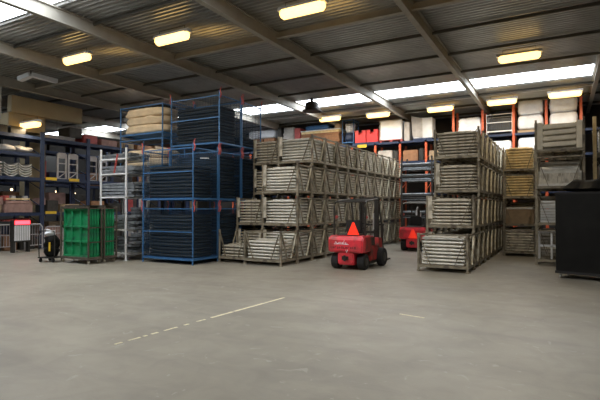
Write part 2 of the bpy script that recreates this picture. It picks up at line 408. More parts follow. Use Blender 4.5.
# narrow stack at the end of the right aisle (timber)
for lev in range(4):
    src = [ST_V, ST_O, ST_V, ST_O][lev]
    loc = (-1.27, 18.1, lev * .94)
    o = place(src, USED, loc, 0, 'narrow steel stillage at the end of the right aisle, %s tier' % LEV[lev], 'narrow stillages behind the right aisle', 'stillage')
    o.scale = (.80, .9, .94)
    if lev != 1: jobs.append((loc, 8, 'galv' if lev == 0 else 'timber', 'narrow far-aisle stillage, %s tier' % LEV[lev], 'planks in the narrow aisle stillages', True, .78, .0925))
    else:
        tag(MB().box(-1.27-.44, -1.27+.44, 17.75, 18.45, .94+.172, .94+.66).build('wooden_crate', M['card'], bevel=.01), 'plain brown crate inside the narrow far-aisle stillage, second tier', 'crate')
        tag(MB().tube([(-1.69, 17.80, .94+.696), (-.85, 17.80, .94+.696)], .035).build('steel_pipe', M['galv_pale']), 'pale pipe lying on the brown crate in the far-aisle stillage', 'pipe')
for row, y in enumerate((19.1, 20.1)):
    for lev in range(4):
        loc = (-1.27, y, lev * .94)
        o = place(ST_V, USED, loc, 0, 'narrow steel stillage behind the far-aisle stack, row %s, %s tier' % (['two', 'three'][row], LEV[lev]), 'narrow stillages behind the right aisle', 'stillage')
        o.scale = (.80, .9, .94)
        jobs.append((loc, 8, 'galv', 'rear narrow stillage', 'planks in the rear narrow stillages', False, .78, .0925))
jobs.sort(key=lambda j: j[0][1] - 1.2 * (j[0][2] > 0) * 0)
for j in jobs: fill(*j)
bm = MB()
for key in ('galv', 'frame_pale', 'timber'):
    tmpl = FR[key]; mb = MB()
    vs = [v.co.copy() for v in tmpl.vertices]; fs = [tuple(p.vertices) for p in tmpl.polygons]
    for mk, p, rz, sx in bulk:
        if mk != key: continue
        i = len(mb.v); c, s_ = math.cos(rz), math.sin(rz)
        for v_ in vs: mb.v.append((v_.x*sx*c - v_.y*s_ + p[0], v_.x*sx*s_ + v_.y*c + p[1], v_.z + p[2]))
        mb.f += [tuple(i + a for a in f) for f in fs]
    if mb.v:
        me = bpy.data.meshes.new('scaffold_plank_load'); me.from_pydata(mb.v, [], mb.f); me.materials.append(M[key])
        o = bpy.data.objects.new('scaffold_plank_load', me); C.objects.link(o)
        tag(o, {'galv': 'mass of grey steel planks loaded deep in the two stillage blocks', 'frame_pale': 'mass of pale steel planks deep in the central block', 'timber': 'mass of yellowish planks in the far-aisle stillages'}[key], 'planks', kind='stuff')

# ------------------------------------------------------------------ right front stack
SY = 15.65; SX = -.05
BIG = make_stillage('stillage', False, False, True, 1.24, .94, 1.05)
BIG3 = make_stillage('stillage', False, False, True, 1.24, .94, 1.05)
for c_ in list(BIG3.children):
    if c_.name.startswith('brace') and abs(c_.bound_box[0][0] - c_.bound_box[6][0]) > .1: bpy.data.objects.remove(c_)
M['beigewood'] = mat('beige_beam_paint', (.86, .80, .66), .6, 0, .08, 6)
BIG2 = make_stillage('stillage', True, False, True, 1.24, .94, 1.05)
for lev, (src, s) in enumerate(((BIG2, 'holding white frames'), (BIG, 'second tier, mostly hidden by the black cabinet'), (BIG2, 'third tier, holding a slatted grey crate'), (BIG3, 'top tier, holding thick pale beams'))):
    if lev in (2, 3):
        for sx in (-1, 1): pass
    place(src, USED, (SX, SY, lev * 1.05), 0, 'steel stillage behind the tall black cabinet, ' + s, 'stillages behind the black cabinet', 'stillage')
for lev in (1, 2, 3):
    for sx in (-1, 1):
        pass
for k in range(4):
    z = 3.15 + .32 + k * .17
    t_ = MB().bar((SX - .415, SY - .35, z), (SX + .415, SY - .35, z + .02), .16, .12).build('timber_beam', M['beigewood'], bevel=.02)
    tag(t_, 'thick pale beam on the top right stack, %s of four from below' % ORD[k], 'beam', 'thick beams in the top right stillage')
    if k < 3: pass
for sx, s in ((-1, 'left'), (1, 'right')):
    tag(MB().box(SX + sx*.49 - .07, SX + sx*.49 + .07, SY - .41, SY - .30, 3.15+.19, 4.12).build('timber_post', M['beigewood'], bevel=.01), 'broad pale upright plank at the %s end of the top right stillage' % s, 'plank')
for k in range(4):
    tag(MB().box(SX-.43, SX+.43, SY-.27+.0, SY+.3, 3.15+.182+k*.19, 3.15+.182+k*.19+.18).build('plank_layer', M['galv'], bevel=.01), 'grey plank layer behind the thick pale beams, %s from below' % ORD[k], 'plank')
cr = empty('slatted_crate', 'grey crate with upright slats on the third tier behind the black cabinet', 'crate', (SX, SY, 2.1 + .182))
mb = MB()
for k in range(11): mb.box(-.52 + k*.096, -.52 + k*.096 + .075, -.38, -.36, .02, .40)
mb.build('slat_panel', M['galv'], cr)
MB().box(-.54, .54, -.41, -.381, .36, .42).box(-.54, .54, -.41, -.381, .0, .07).build('rail', M['frame_pale'], cr)
MB().box(-.54, .54, -.35, .36, 0, .04).box(-.54, .54, .33, .36, .04, .4).box(-.54, -.51, -.35, .33, .04, .4).box(.51, .54, -.35, .33, .04, .4).build('tub', M['galv'], cr)
for k in range(3):
    z = 2.1 + .182 + .42 + k * .055
    tag(MB().tube([(SX-.5, SY-.3+k*.2, z+.03), (SX+.5, SY-.3+k*.2, z+.03)], .028).build('steel_pipe', M['frame_pale']), 'pale pipe lying over the slatted grey crate, %s from front' % ORD[k], 'pipe')
for k in range(3):
    y = SY - .34 + k * .2
    f = empty('slatted_rack', 'white rectangular frame standing in the stillage left of the black cabinet, %s from the front' % ORD[k], 'rack', (SX - .02, y, .185), group='white racks in the ground stillage')
    mb = MB()
    for x in (-.52, -.2, .2, .52): mb.box(x-.025, x+.025, -.02, .02, 0, .74)
    mb.build('upright', M['whitep'], f); MB().box(-.545, .545, -.021, .021, .74, .79).box(-.49, .49, -.02, .02, .35, .39).build('rail', M['whitep'], f)
for k in range(8):
    tag(MB().box(SX-.5, SX+.5, SY-.36, SY+.3, 1.05+.182+k*.08, 1.05+.182+k*.08+.065).build('steel_plank', M['galv_pale'], bevel=.006), 'flat grey plank on the second tier behind the black cabinet, %s up' % ORD[k], 'plank', 'planks behind the black cabinet')
for row, y in enumerate((16.62, 17.6)):
    for lev in range(4):
        place(BIG, USED, (SX, y, lev*1.05), 0, 'steel stillage in the %s row behind the black cabinet stack, %s tier' % (['second', 'third'][row], LEV[lev]), 'stillages in the rows behind the cabinet stack', 'stillage')
        for k in range(8):
            tag(MB().box(SX-.52, SX+.52, y-.36, y+.36, lev*1.05+.182+k*.1, lev*1.05+.182+k*.1+.085).build('steel_plank', M['galv'], bevel=.01), 'grey plank in the %s row behind the cabinet stack, %s tier, %s up' % (['second', 'third'][row], LEV[lev], ORD[k]), 'plank', 'planks in the rows behind the cabinet stack')
# stack further right
for lev in range(4):
    place(BIG, USED, (1.5, 17.2, lev * 1.05), 0, 'steel stillage at the right edge of the view, %s tier' % LEV[lev], 'stillages at the right edge', 'stillage')
    if lev != 2:
        for k in range(7):
            tag(MB().box(1.0, 2.0, 16.85, 17.5, lev*1.05+.182+k*.1, lev*1.05+.182+k*.1+.08).build('steel_plank', M['frame_pale'], bevel=.006), 'pale plank at the right edge of the view, %s tier, %s up' % (LEV[lev], ORD[k]), 'plank', 'planks at the right edge')
tag(MB().box(1.0, 2.0, 16.85, 17.5, 2.1+.182, 2.1+.9).build('wrapped_box', M['white'], bevel=.04), 'white wrapped box in the stillage at the right edge', 'box')
tag(MB().box(.80, .89, 16.0, 16.1, 0, 4.3).build('timber_post', M['timber']), 'tall pale wooden post standing between the right stacks', 'post')

# black cabinet
cb = empty('black_cabinet', 'tall black cabinet on castors at the right edge', 'cabinet', (-.14, 12.64, 0), -.26)
MB().box(0, 1.25, 0, .8, .12, 2.0).build('body', M['black'], cb, bevel=.015)
MB().box(-.012, 1.262, -.012, .812, .12, .18).build('base_rail', M['rubber'], cb)
MB().box(-.012, 1.262, -.012, .812, 1.97, 2.02).build('lid', M['rubber'], cb, bevel=.01)
for x in (.08, .92, 1.17):
    for y in (.08, .72):
        if x == .92 and y > .5: continue
        w = MB().lathe([(.035, -.014), (.05, -.01), (.05, .01), (.035, .014)], (x, y, .05), 'x', 14).build('castor', M['galv_pale'], cb)
        MB().box(x-.025, x+.025, y-.02, y+.02, .10, .12).box(x-.025, x-.018, y-.02, y+.02, .04, .10).box(x+.018, x+.025, y-.02, y+.02, .04, .10).build('fork', M['galv_pale'], w)

def blob(name, m, w, d, h, seed, er=.45, n=(18, 12, 6), amp=.03, sag=0., slump=.0, parent=None, freq=3., p=5):
    """rounded folded-cloth slab with base at z=0"""
    bm_ = bmesh.new(); bmesh.ops.create_cube(bm_, size=2)
    bmesh.ops.subdivide_edges(bm_, edges=bm_.edges[:], cuts=n[0] // 2, use_grid_fill=True)
    for v_ in bm_.verts:
        x, y, z = v_.co
        r = (abs(x)**p + abs(y)**p)**(1/p)
        k = 1 if r < 1e-6 else max(abs(x), abs(y)) / r
        e = max(0, 1 - (abs(z))**3 * .08 * 1)
        X = x*k*w/2*e; Y = y*k*d/2*e
        edge = max(abs(x), abs(y))
        Z = (z+1)/2*h
        Z = h/2 + (Z-h/2)*(1 - er*max(0, edge-.75)/.25*1.0)
        Z += -sag*(1-x*x)*(z+1)/2 - slump*(edge**4)*(z+1)/2
        q = Vector((X*freq + seed*7.3, Y*freq, Z*freq*2))
        nn = noise.noise_vector(q)
        X += nn.x*amp; Y += nn.y*amp; Z += nn.z*amp*.8*(z+1)/2
        v_.co = (X, Y, max(0, Z))
    me = bpy.data.meshes.new(name); bm_.to_mesh(me); bm_.free(); me.materials.append(m)
    me.polygons.foreach_set('use_smooth', [True]*len(me.polygons))
    return me
def obj(name, me, loc, rz=0, parent=None):
    o = bpy.data.objects.new(name, me); C.objects.link(o); o.location = loc; o.rotation_euler.z = rz
    if parent: o.parent = parent
    return o
tag(obj('tarp_heap', blob('tarp_heap', M['black'], 1.15, .75, .30, 4, amp=.13, slump=.17, freq=2.5, p=3), (.55, 12.85, 2.03), -.26), 'crumpled black tarpaulin heaped on top of the black cabinet', 'tarpaulin')

# ------------------------------------------------------------------ blue mesh cages
CW, CD = 2.05, 1.15
def make_cage(name, h, w=CW, d=CD, halfdoor=True, hooks=True, wire=True, m='cage', step=.065, foot=True):
    r = empty(name, None, 'mesh cage'); a = w/2; b = d/2; m = M[m]
    mb = MB().box(-a, a, -b, -b+.05, .12, .165).box(-a, a, b-.05, b, .12, .165).box(-a, -a+.05, -b+.05, b-.05, .12, .165).box(a-.05, a, -b+.05, b-.05, .12, .165)
    mb.box(-a+.05, a-.05, -b+.05, b-.05, .165, .185)
    mb.build('base_frame', m, r)
    for sx in (-1, 1):
        for sy in (-1, 1):
            cx = sx*(a-.022); cy = sy*(b-.022)
            pp = MB().box(cx-.017, cx+.017, cy-.017, cy+.017, .0, h + (.108 if hooks else 0)).build('post', m, r)
            if hooks:
                e = .035*sx
                MB().tube([(cx+e*.8, cy, h-.12), (cx+e*1.9, cy, h-.05), (cx+e*1.9, cy, h+.03), (cx+e*.9, cy, h+.09), (cx+e*1.3, cy, h+.16), (cx+e*2.4, cy, h+.22)], .017, 6).build('stacking_lug', M['hook'], r)
    for sy in (-1, 1): MB().box(-a+.044, a-.044, sy*(b-.015)-.012, sy*(b-.015)+.012, h-.05, h-.02).build('top_rail', m, r)
    for sx in (-1, 1): MB().box(sx*(a-.015)-.012, sx*(a-.015)+.012, -b+.044, b-.044, h-.05, h-.02).build('top_rail', m, r)
    if halfdoor:
        MB().box(-a+.044, a-.044, -b, -b+.025, h*.56, h*.56+.032).build('gate_rail', m, r)
    def wires(fixed, axis, lo, hi):
        g = MB(); t = .003
        k = math.floor((hi-lo)/step); s = (hi-lo)/k
        for i in range(1, k):
            u = lo+i*s
            if axis == 'x': g.box(u-t, u+t, fixed-t, fixed+t, .19, h-.05)
            else: g.box(fixed-t, fixed+t, u-t, u+t, .19, h-.05)
        kz = math.floor((h-.24)/step); sz = (h-.24)/kz
        for i in range(1, kz):
            z = .19+i*sz
            if axis == 'x': g.box(lo, hi, fixed-t*.8, fixed+t*.8, z-t*.8, z+t*.8)
            else: g.box(fixed-t*.8, fixed+t*.8, lo, hi, z-t*.8, z+t*.8)
        g.build('wire_panel', M['wire'], r)
    if wire:
        for s in (-1, 1): wires(s*(b-.012), 'x', -a+.044, a-.044); wires(s*(a-.012), 'y', -b+.044, b-.044)
    return r
CAGE = make_cage('mesh_cage', 1.66)
CX = -9.26 - CW/2
CZ = 1.77
tm = [blob('folded_tarp', M['tarp'], 1.93, 1.04, .106, s, er=.12, amp=.016, sag=.012*s, n=(16, 1, 1)) for s in range(3)]
cagepos = []
for c_, levels in ((0, 2), (1, 3), (2, 3), (3, 2)):
    for lev in range(levels):
        loc = (CX, 10.3 + CD/2 + c_ * 1.18, lev * CZ)
        place(CAGE, USED, loc, 0, 'blue wire mesh cage of black tarpaulins, %s tier of the %s stack from the front' % (['ground', 'second', 'top'][lev], ORD[c_]), 'blue mesh cages of black tarpaulins', 'mesh cage')
        n = 12 if lev == 0 else 9 if (c_, lev) == (0, 1) else 11 if (c_, lev) != (2, 2) else 3
        if lev == 1 and c_: n = 13
        for k in range(n):
            o = obj('folded_tarp', tm[(k + c_ + lev) % 3], (CX + random.uniform(-.01, .01), loc[1], loc[2] + .187 + k * .105))
            o.rotation_euler.z = PI if (k + lev) % 2 else 0
            tag(o, 'folded black tarpaulin, %s in the %s-tier blue cage, %s stack from front' % ('topmost' if k == n-1 else ORD[k] + ' up', ['ground', 'second', 'top'][lev], ORD[c_]), 'tarpaulin', 'black tarpaulins in the blue cages')
lt = MB().box(-.06, .06, -.004, .004, 0, .028).build('white_label', M['white']); lt.location = (-9.75, 11.43, 3.19)
tag(MB().tube([(-9.95, 11.40, 3.22), (-9.6, 11.40, 3.2)], .018, 6).build('tube', M['whitep']), 'short white tube caught in the mesh under the top blue cage', 'tube')
bpy.data.objects.remove(lt)
# something grey and white hanging out of the third cage top
hang = obj('cloth_bundle', blob('cloth_bundle', M['white'], 1.1, .5, .16, 9, amp=.10, sag=.1), (-10.0, 12.4+.9, 3.54+.187+.335+.2))
bpy.data.objects.remove(hang)
# beige tarpaulin cages on left
TAG = make_cage('mesh_cage', 1.14, w=2.08, d=1.1, halfdoor=False, hooks=False, wire=False, m='cage')
tb = [blob('folded_tarp', M['beige'], 1.99, .98, .285, s+3, er=.16, amp=.05, sag=-.02, n=(18, 1, 1)) for s in range(2)]
TX, TY = -12.70, 11.47 + .55
for lev in range(2):
    z = 2.90 + lev * 1.16
    place(TAG, USED, (TX, TY, z), 0, 'blue wire cage of beige tarpaulins at the upper left, %s tier' % ['lower', 'upper'][lev], 'cages of beige tarpaulins', 'mesh cage')
    for k in range(3 if lev else 2):
        o = obj('folded_tarp', tb[k % 2], (TX, TY, z + .187 + k * .29), 0)
        tag(o, 'folded beige tarpaulin, %s in the %s wire cage' % (['lowest', 'middle' if lev else 'upper', 'topmost'][k], ['lower', 'upper'][lev]), 'tarpaulin', 'beige tarpaulins in wire cages')
o = obj('folded_tarp', blob('folded_tarp', M['tarp'], 1.3, .8, .14, 8, amp=.03), (TX + .2, TY + .02, 2.90 + 1.16 + .187 + .875))
tag(o, 'black tarpaulin lying over the beige tarpaulins in the upper cage', 'tarpaulin')

# ------------------------------------------------------------------ galvanised plank racks between green carts and blue cages
def make_deck(L=1.55, w=.32):
    mb = MB()
    mb.box(-L/2, L/2, -w/2, -w/2+.006, 0, .065).box(-L/2, L/2, w/2-.006, w/2, 0, .065)
    k = int(L/.09)
    for i in range(k):
        x = -L/2 + (i+.15)*L/k
        mb.box(x, x+L/k*.62, -w/2+.006, w/2-.006, .058, .065)
    mb.box(-L/2, L/2, -w/2+.006, -w/2+.04, .058, .066).box(-L/2, L/2, w/2-.04, w/2-.006, .058, .066)
    mb.box(-L/2, -L/2+.04, -w/2, w/2, .0, .064).box(L/2-.04, L/2, -w/2, w/2, 0, .064)
    return mb.mesh('steel_deck', M['deck'])
DECK = make_deck()
def pole_rack(x0, x1, y0, y1, h, shelves, label, clamps=True):
    r = empty('scaffold_rack', label, 'rack', ((x0+x1)/2, (y0+y1)/2, 0)); a = (x1-x0)/2; b = (y1-y0)/2
    for sx in (-1, 1):
        for sy in (-1, 1):
            p = MB().tube([(sx*a, sy*b, .012), (sx*a, sy*b, h)], .032, 10).build('pole', M['whitep'], r, smooth=False)
            MB().box(sx*a-.06, sx*a+.06, sy*b-.06, sy*b+.06, 0, .012).build('base_plate', M['galv_pale'], p)
            for z in (.5, 1.0, 1.5, 2.0, 2.5): 
                if z < h: MB().lathe([(.027, z-.012), (.05, z-.01), (.05, z+.01), (.027, z+.012)], (sx*a, sy*b, 0), n=10).build('rosette', M['galv_pale'], p)
    for z in shelves:
        for sy in (-1, 1): MB().tube([(-a, sy*b, z), (a, sy*b, z)], .026, 8).build('rail', M['whitep'], r)
        for sx in (-1, 1): MB().tube([(sx*a, -b, z-.0), (sx*a, b, z-.0)], .021, 8).build('rail', M['galv_pale'], r)
    return r
pole_rack(-13.1, -11.92, 10.2, 11.1, 3.55, (.22, .95, 1.98, 2.72, 3.2), 'galvanised scaffold tube rack of steel decks between green carts and blue cages')
def decks(x, y, z, n, desc, rz=0, messy=.05, step=.095):
    for k in range(n):
        for yy, f in ((-.2, 'front'), (.22, 'rear')):
            o = obj('steel_deck', DECK, (x + random.uniform(-messy*3, messy*3), y + yy + random.uniform(-.01, .01), z + k*step), rz + random.uniform(-messy*.5, messy*.5))
            o.rotation_euler.y = random.uniform(-.02, .02)
            tag(o, 'steel deck, %s row, %s up on %s' % (f, ORD[k], desc), 'steel deck', 'steel decks in the scaffold tube rack')
decks(-12.5, 10.65, .245, 5, 'the bottom rail')
decks(-12.45, 10.65, .975, 5, 'the knee-height rail')
decks(-12.5, 10.65, 2.005, 5, 'the head-height rail')
decks(-12.55, 10.65, 2.745, 3, 'the upper rail')
decks(-12.6, 10.65, 3.225, 2, 'the topmost rail')
tag(MB().bar((-12.35, 10.1, 2.76), (-12.2, 10.1, 3.35), .02, .05, (0, 1, 0)).build('red_bar', M['hook']), 'thin red bar leaning against the scaffold tube rack', 'bar')
r2 = empty('dark_rack', 'dark steel shelf rack carrying the beige tarpaulin cages', 'rack', (TX, TY, 0))
for sx in (-1, 1):
    for sy in (-1, 1): MB().box(sx*.99-.04, sx*.99+.04, sy*.48-.04, sy*.48+.04, 0, 2.9).build('post', M['dark'], r2)
for z in (.3, 1.2, 2.1, 2.84): MB().box(-.95, .95, -.44, .44, z, z+.05).build('shelf', M['dark'], r2)
for q, z in enumerate((.36, 1.26, 2.16)):
    for k in range(6):
        o = obj('steel_deck', DECK, (TX + .1, TY - .2 + random.uniform(-.02, .02), z + k*.071 - .008), 0)
        tag(o, 'steel deck in the dark rack under the beige tarpaulins, shelf %d, %s up' % (q+1, ORD[k]), 'steel deck', 'steel decks in the dark rack')

# ------------------------------------------------------------------ green formwork carts
def make_cart():
    r = empty('panel_cart', None, 'cart'); a = .66; b = .24
    MB().box(-a, a, -b, -b+.05, .13, .2).box(-a, a, b-.05, b, .13, .2).box(-a, -a+.05, -b+.05, b-.05, .13, .2).box(a-.05, a, -b+.05, b-.05, .13, .2).box(-.03, .03, -b+.05, b-.05, .13, .19).build('base_frame', M['cart'], r)
    for sx in (-1, 1):
        for sy in (-1, 1):
            MB().box(sx*(a-.02)-.02, sx*(a-.02)+.02, sy*(b-.02)-.02, sy*(b-.02)+.02, .2, 1.70).build('post', M['cart'], r)
            w = MB().lathe([(.04, -.018), (.055, -.012), (.055, .012), (.04, .018)], (sx*(a-.08), sy*(b-.06), .056), 'y', 14).build('castor', M['galv'], r)
            MB().box(sx*(a-.08)-.03, sx*(a-.08)+.03, sy*(b-.06)-.03, sy*(b-.06)+.03, .112, .13).build('mount', M['cart'], w)
        for z in (.62, 1.05, 1.62): MB().box(sx*(a-.02)-.015, sx*(a-.02)+.015, -b+.04, b-.04, z, z+.035).build('side_rail', M['cart'], r)
    for sy in (-1, 1): MB().box(-a+.04, a-.04, sy*(b-.015)-.012, sy*(b-.015)+.012, 1.655, 1.70).build('top_rail', M['cart'], r)
    return r
cart = make_cart()
gp = MB(); gw, gh = 1.16, 1.42
gp.box(-gw/2, gw/2, .03, .04, 0, gh)
for x in (-gw/2+.02, -gw/6, gw/6, gw/2-.02): gp.box(x-.02, x+.02, -.03, .03, 0, gh)
for z in (.02, .45, .9, gh-.02): gp.box(-gw/2, gw/2, -.036, .03, z-.025, z+.025)
GP = gp.mesh('formwork_panel', M['green'])
for i, y in enumerate((9.2, 9.74)):
    place(cart, USED, (-12.70, y, 0), 0, 'brown steel wheeled cart of green panels, %s of the two' % ['front', 'rear'][i], 'carts of green panels', 'cart')
    for k in range(4):
        o = obj('formwork_panel', GP, (-12.70, y - .145 + k * .095, .202)); 
        tag(o, 'green ribbed formwork panel, %s in the %s cart' % (['front', 'second', 'third', 'rear'][k], ['front', 'rear'][i]), 'formwork panel', 'green formwork panels')
    tag(MB().box(-13.2, -12.2, y-.2, y+.2, 1.702, 1.735).build('dark_tray', M['dark']), 'dark flat tray on top of the %s green panel cart' % ['front', 'rear'][i], 'tray')
# black trolley
bt = empty('tool_trolley', 'small black hand trolley with a bag left of the green carts', 'trolley', (-13.75, 8.95, 0), .3)
MB().box(-.28, .28, -.25, .25, .12, .16).build('deck', M['dark'], bt)
MB().tube([(-.27, -.2, .16), (-.3, -.2, .75), (-.24, -.2, .95), (.24, -.2, .95), (.27, -.2, .75), (.27, -.2, .16)], .016, 6).build('handle', M['dark'], bt)
for sx in (-1, 1):
    for sy in (-1, 1): MB().lathe([(.03, -.015), (.06, -.012), (.06, .012), (.03, .015)], (sx*.22, sy*.2, .06), 'x', 12).build('wheel', M['rubber'], bt)
o = obj('black_sack', blob('black_sack', M['black'], .46, .34, .62, 12, amp=.08, freq=4, p=3), (-13.75, 8.95, .162), .3); tag(o, 'full black sack standing on the small hand trolley', 'sack')
o = obj('white_bag', blob('white_bag', M['white'], .30, .22, .20, 15, amp=.07, freq=5, p=3), (-13.78, 8.93, .79), .3); tag(o, 'crumpled pale bag on top of the black sack', 'bag')
tag(MB().box(-13.52, -13.46, 8.70, 8.72, .35, .62).build('yellow_tag', M['yellow']), 'small yellow tag beside the black sack', 'tag')

# ------------------------------------------------------------------ forklifts
def ring_wheel(name, r, w, c, root, hub=.55):
    x, y, z = c
    t = MB().lathe([(r*hub, -w/2), (r*.93, -w/2), (r, -w*.36), (r, w*.36), (r*.93, w/2), (r*hub, w/2)], c, 'x', 28).build(name, M['rubber'], root)
    MB().lathe([(r*.12, -w/2-.012), (r*hub*.9, -w/2-.004), (r*hub*.96, -w*.3), (r*hub*.96, w*.3), (r*hub*.9, w/2+.004), (r*.12, w/2+.012)], c, 'x', 20).build('rim', M['dark'], t)
def make_forklift():
    r = empty('forklift', None, 'forklift')
    # counterweight: profile in Y-Z, rear at y=0
    prof = [(0.03, .42), (0, .50), (0, .80), (.05, .89), (.14, .91), (.62, .91), (.66, .84), (.66, .38), (.50, .34), (.46, .44), (.12, .44)]
    MB().prism([(0.03, .46), (0, .52), (0, .80), (.05, .89), (.14, .91), (.66, .91), (.66, .46)], -.50, .50, 'x').build('counterweight', M['red'], r, bevel=.035)
    MB().prism([(.05, .13), (.02, .2), (.02, .46), (.64, .46), (.64, .13)], -.23, .23, 'x').build('lower_counterweight', M['red'], r, bevel=.03)
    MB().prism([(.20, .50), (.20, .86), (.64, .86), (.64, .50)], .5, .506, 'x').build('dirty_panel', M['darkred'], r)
    MB().box(-.09, .09, -.02, .03, .27, .37).box(-.03, .03, -.05, -.02, .24, .40).build('tow_hitch', M['dark'], r, bevel=.006)
    MB().prism([(.66, .2), (.66, .88), (.95, .88), (1.0, .62), (1.32, .58), (1.36, .80), (1.60, .80), (1.66, .55), (1.66, .2)], -.46, .46, 'x').build('body', M['darkred'], r, bevel=.02)
    MB().box(-.44, .44, .68, 1.64, .12, .2).build('chassis', M['dark'], r)
    MB().prism([(.70, .62), (.70, .84), (.97, .84), (.99, .62)], .4605, .475, 'x').build('side_panel', M['dark'], r)
    MB().prism([(.70, .62), (.70, .84), (.97, .84), (.99, .62)], -.475, -.4605, 'x').build('side_panel', M['dark'], r)
    MB().prism([(.12, .915), (.12, .93), (.60, .96), (.60, .915)], -.3, .3, 'x').build('hood', M['dark'], r, bevel=.01)
    # seat
    s = MB().prism([(.62, .90), (1.04, .90), (1.06, .98), (.70, .97), (.62, 1.0)], -.23, .23, 'x').build('seat', M['rubber'], r, bevel=.02)
    MB().prism([(.56, .97), (.70, .97), (.66, 1.30), (.57, 1.32)], -.22, .22, 'x').build('backrest', M['rubber'], s, bevel=.025)
    # steering
    st = MB().tube([(0, 1.5, .8), (0, 1.33, 1.12)], .025, 8).build('steering_column', M['dark'], r)
    pts = []
    for k in range(16):
        an = 2*PI*k/16; pts.append((.15*math.cos(an), 1.32 + .13*math.sin(an)*.8, 1.13 + .13*math.sin(an)*.55))
    MB().tube(pts, .014, 6, closed=True).build('steering_wheel', M['rubber'], st)
    MB().tube([(.22, 1.45, .8), (.22, 1.42, 1.05)], .01, 6).tube([(.28, 1.45, .8), (.28, 1.42, 1.03)], .01, 6).build('lever', M['dark'], r)
    # guard
    for sx in (-1, 1):
        MB().tube([(sx*.45, .30, .90), (sx*.46, .32, 1.66), (sx*.44, .36, 1.80), (sx*.42, .46, 1.84), (sx*.42, 1.30, 1.90), (sx*.42, 1.44, 1.86), (sx*.44, 1.62, 1.2), (sx*.45, 1.66, .60)], .026, 8).build('guard_post', M['dark'], r, smooth=False)
    for k in range(7):
        y = .40 + k*.155; z = 1.845 + (.06*(y-.46)/.84 if y > .46 else -.02)
        MB().tube([(-.42, y, z), (.42, y, z)], .014 if k else .026, 6).build('guard_bar', M['dark'], r)
    # mast
    for sx in (-1, 1):
        MB().box(sx*.26-.03, sx*.26+.03, 1.74, 1.86, .08, 1.98).build('outer_mast', M['dark'], r)
        MB().box(sx*.19-.025, sx*.19+.025, 1.77, 1.85, .10, 2.0).build('inner_mast', M['dark'], r)
        MB().tube([(sx*.13, 1.80, .1), (sx*.13, 1.80, 1.5)], .022, 8).build('lift_cylinder', M['galv_pale'], r)
        MB().box(sx*.22-.05, sx*.22+.05, 1.93, 1.97, .05, .55).box(sx*.22-.05, sx*.22+.05, 1.93, 2.95, .03, .07).build('fork', M['dark'], r)
    MB().box(-.29, .29, 1.74, 1.86, 1.90, 1.96).box(-.29, .29, 1.74, 1.86, .9, .97).box(-.29, .29, 1.66, 1.74, .25, .4).build('mast_crossbar', M['dark'], r)
    MB().box(-.42, .42, 1.88, 1.93, .15, .22).box(-.42, .42, 1.88, 1.93, .45, .52).build('carriage', M['dark'], r)
    mb = MB()
    for k in range(7): mb.box(-.42+k*.133, -.40+k*.133, 1.89, 1.92, .52, 1.15)
    mb.box(-.42, .42, 1.89, 1.92, 1.13, 1.17).build('load_backrest', M['dark'], r)
    for sx in (-1, 1):
        ring_wheel('rear_wheel', .215, .20, (sx*.375, .33, .215), r)
        ring_wheel('front_wheel', .26, .17, (sx*.52, 1.42, .26), r)
        MB().lathe([(.005, -.02), (.045, -.015), (.045, .015), (.005, .02)], (sx*.44, .42, 1.40), 'y', 12).build('tail_lamp', M['hook'], r)
    # triangle, facing the rear
    tr = MB().prism([(-.17, 0), (.17, 0), (.02, .34), (-.02, .34)], -.012, .012, 'y').build('warning_triangle', M['redglow'], r); tr.location = (.17, .16, .93)
    return r
fk = make_forklift()
fk['label'] = 'red forklift seen from behind, parked before the central block of stillages'; fk['category'] = 'forklift'; fk['group'] = 'red forklifts'
fk2 = copy_tree(fk); fk2['label'] = 'red forklift standing further back in the dark aisle between the blocks'
for c_ in fk2.children:
    if c_.name.startswith('warning_triangle'): c_.location = (.05, -.02, .50)
fk.location = (-5.04, 11.5, 0); fk2.location = (-5.0, 17.7, 0)
# white script and marks on the near counterweight (rear face y=0)
def mark(pts, r, m, name='script_mark', parent=fk):
    MB().tube(pts, r, 5).build(name, m, parent)
sc = MB()
def stroke(p): sc.tube([(x, -.004, z) for x, z in p], .007, 5)
bx = -.30; 
stroke([(bx, .70), (bx+.03, .75), (bx+.06, .71), (bx+.09, .70)])
stroke([(bx+.09, .70), (bx+.11, .735), (bx+.12, .70)])
stroke([(bx+.13, .70), (bx+.14, .735), (bx+.17, .735), (bx+.18, .70)])
stroke([(bx+.28, .80), (bx+.25, .70), (bx+.21, .70), (bx+.21, .735), (bx+.26, .73)])
stroke([(bx+.29, .715), (bx+.33, .74), (bx+.30, .70), (bx+.37, .70)])
stroke([(bx-.02, .685), (bx+.16, .69), (bx+.40, .68)])
sc.build('white_script', M['white'], fk)
sc = MB()
for k in range(12):
    x = -.42 + k*.062
    sc.box(x, x+.014, -.003, .002, .565, .625); sc.box(x+.014, x+.04, -.003, .002, .565 + .024*(k % 3), .578 + .024*(k % 3))
    if k % 2: sc.box(x+.03, x+.042, -.003, .002, .565, .62)
sc.build('dark_lettering', M['rubber'], fk)
MB().tube([(.02, -.004, .54), (.045, -.004, .47), (.08, -.004, .55)], .009, 5).build('white_emblem', M['white'], fk)
tag(MB().tube([(-4.95, 18.2, 1.36), (-4.95, 18.2, 1.55), (-4.9, 18.22, 1.7)], .03, 8).build('rolled_paper', M['whitep']), 'small white roll behind the seat of the far forklift', 'roll')

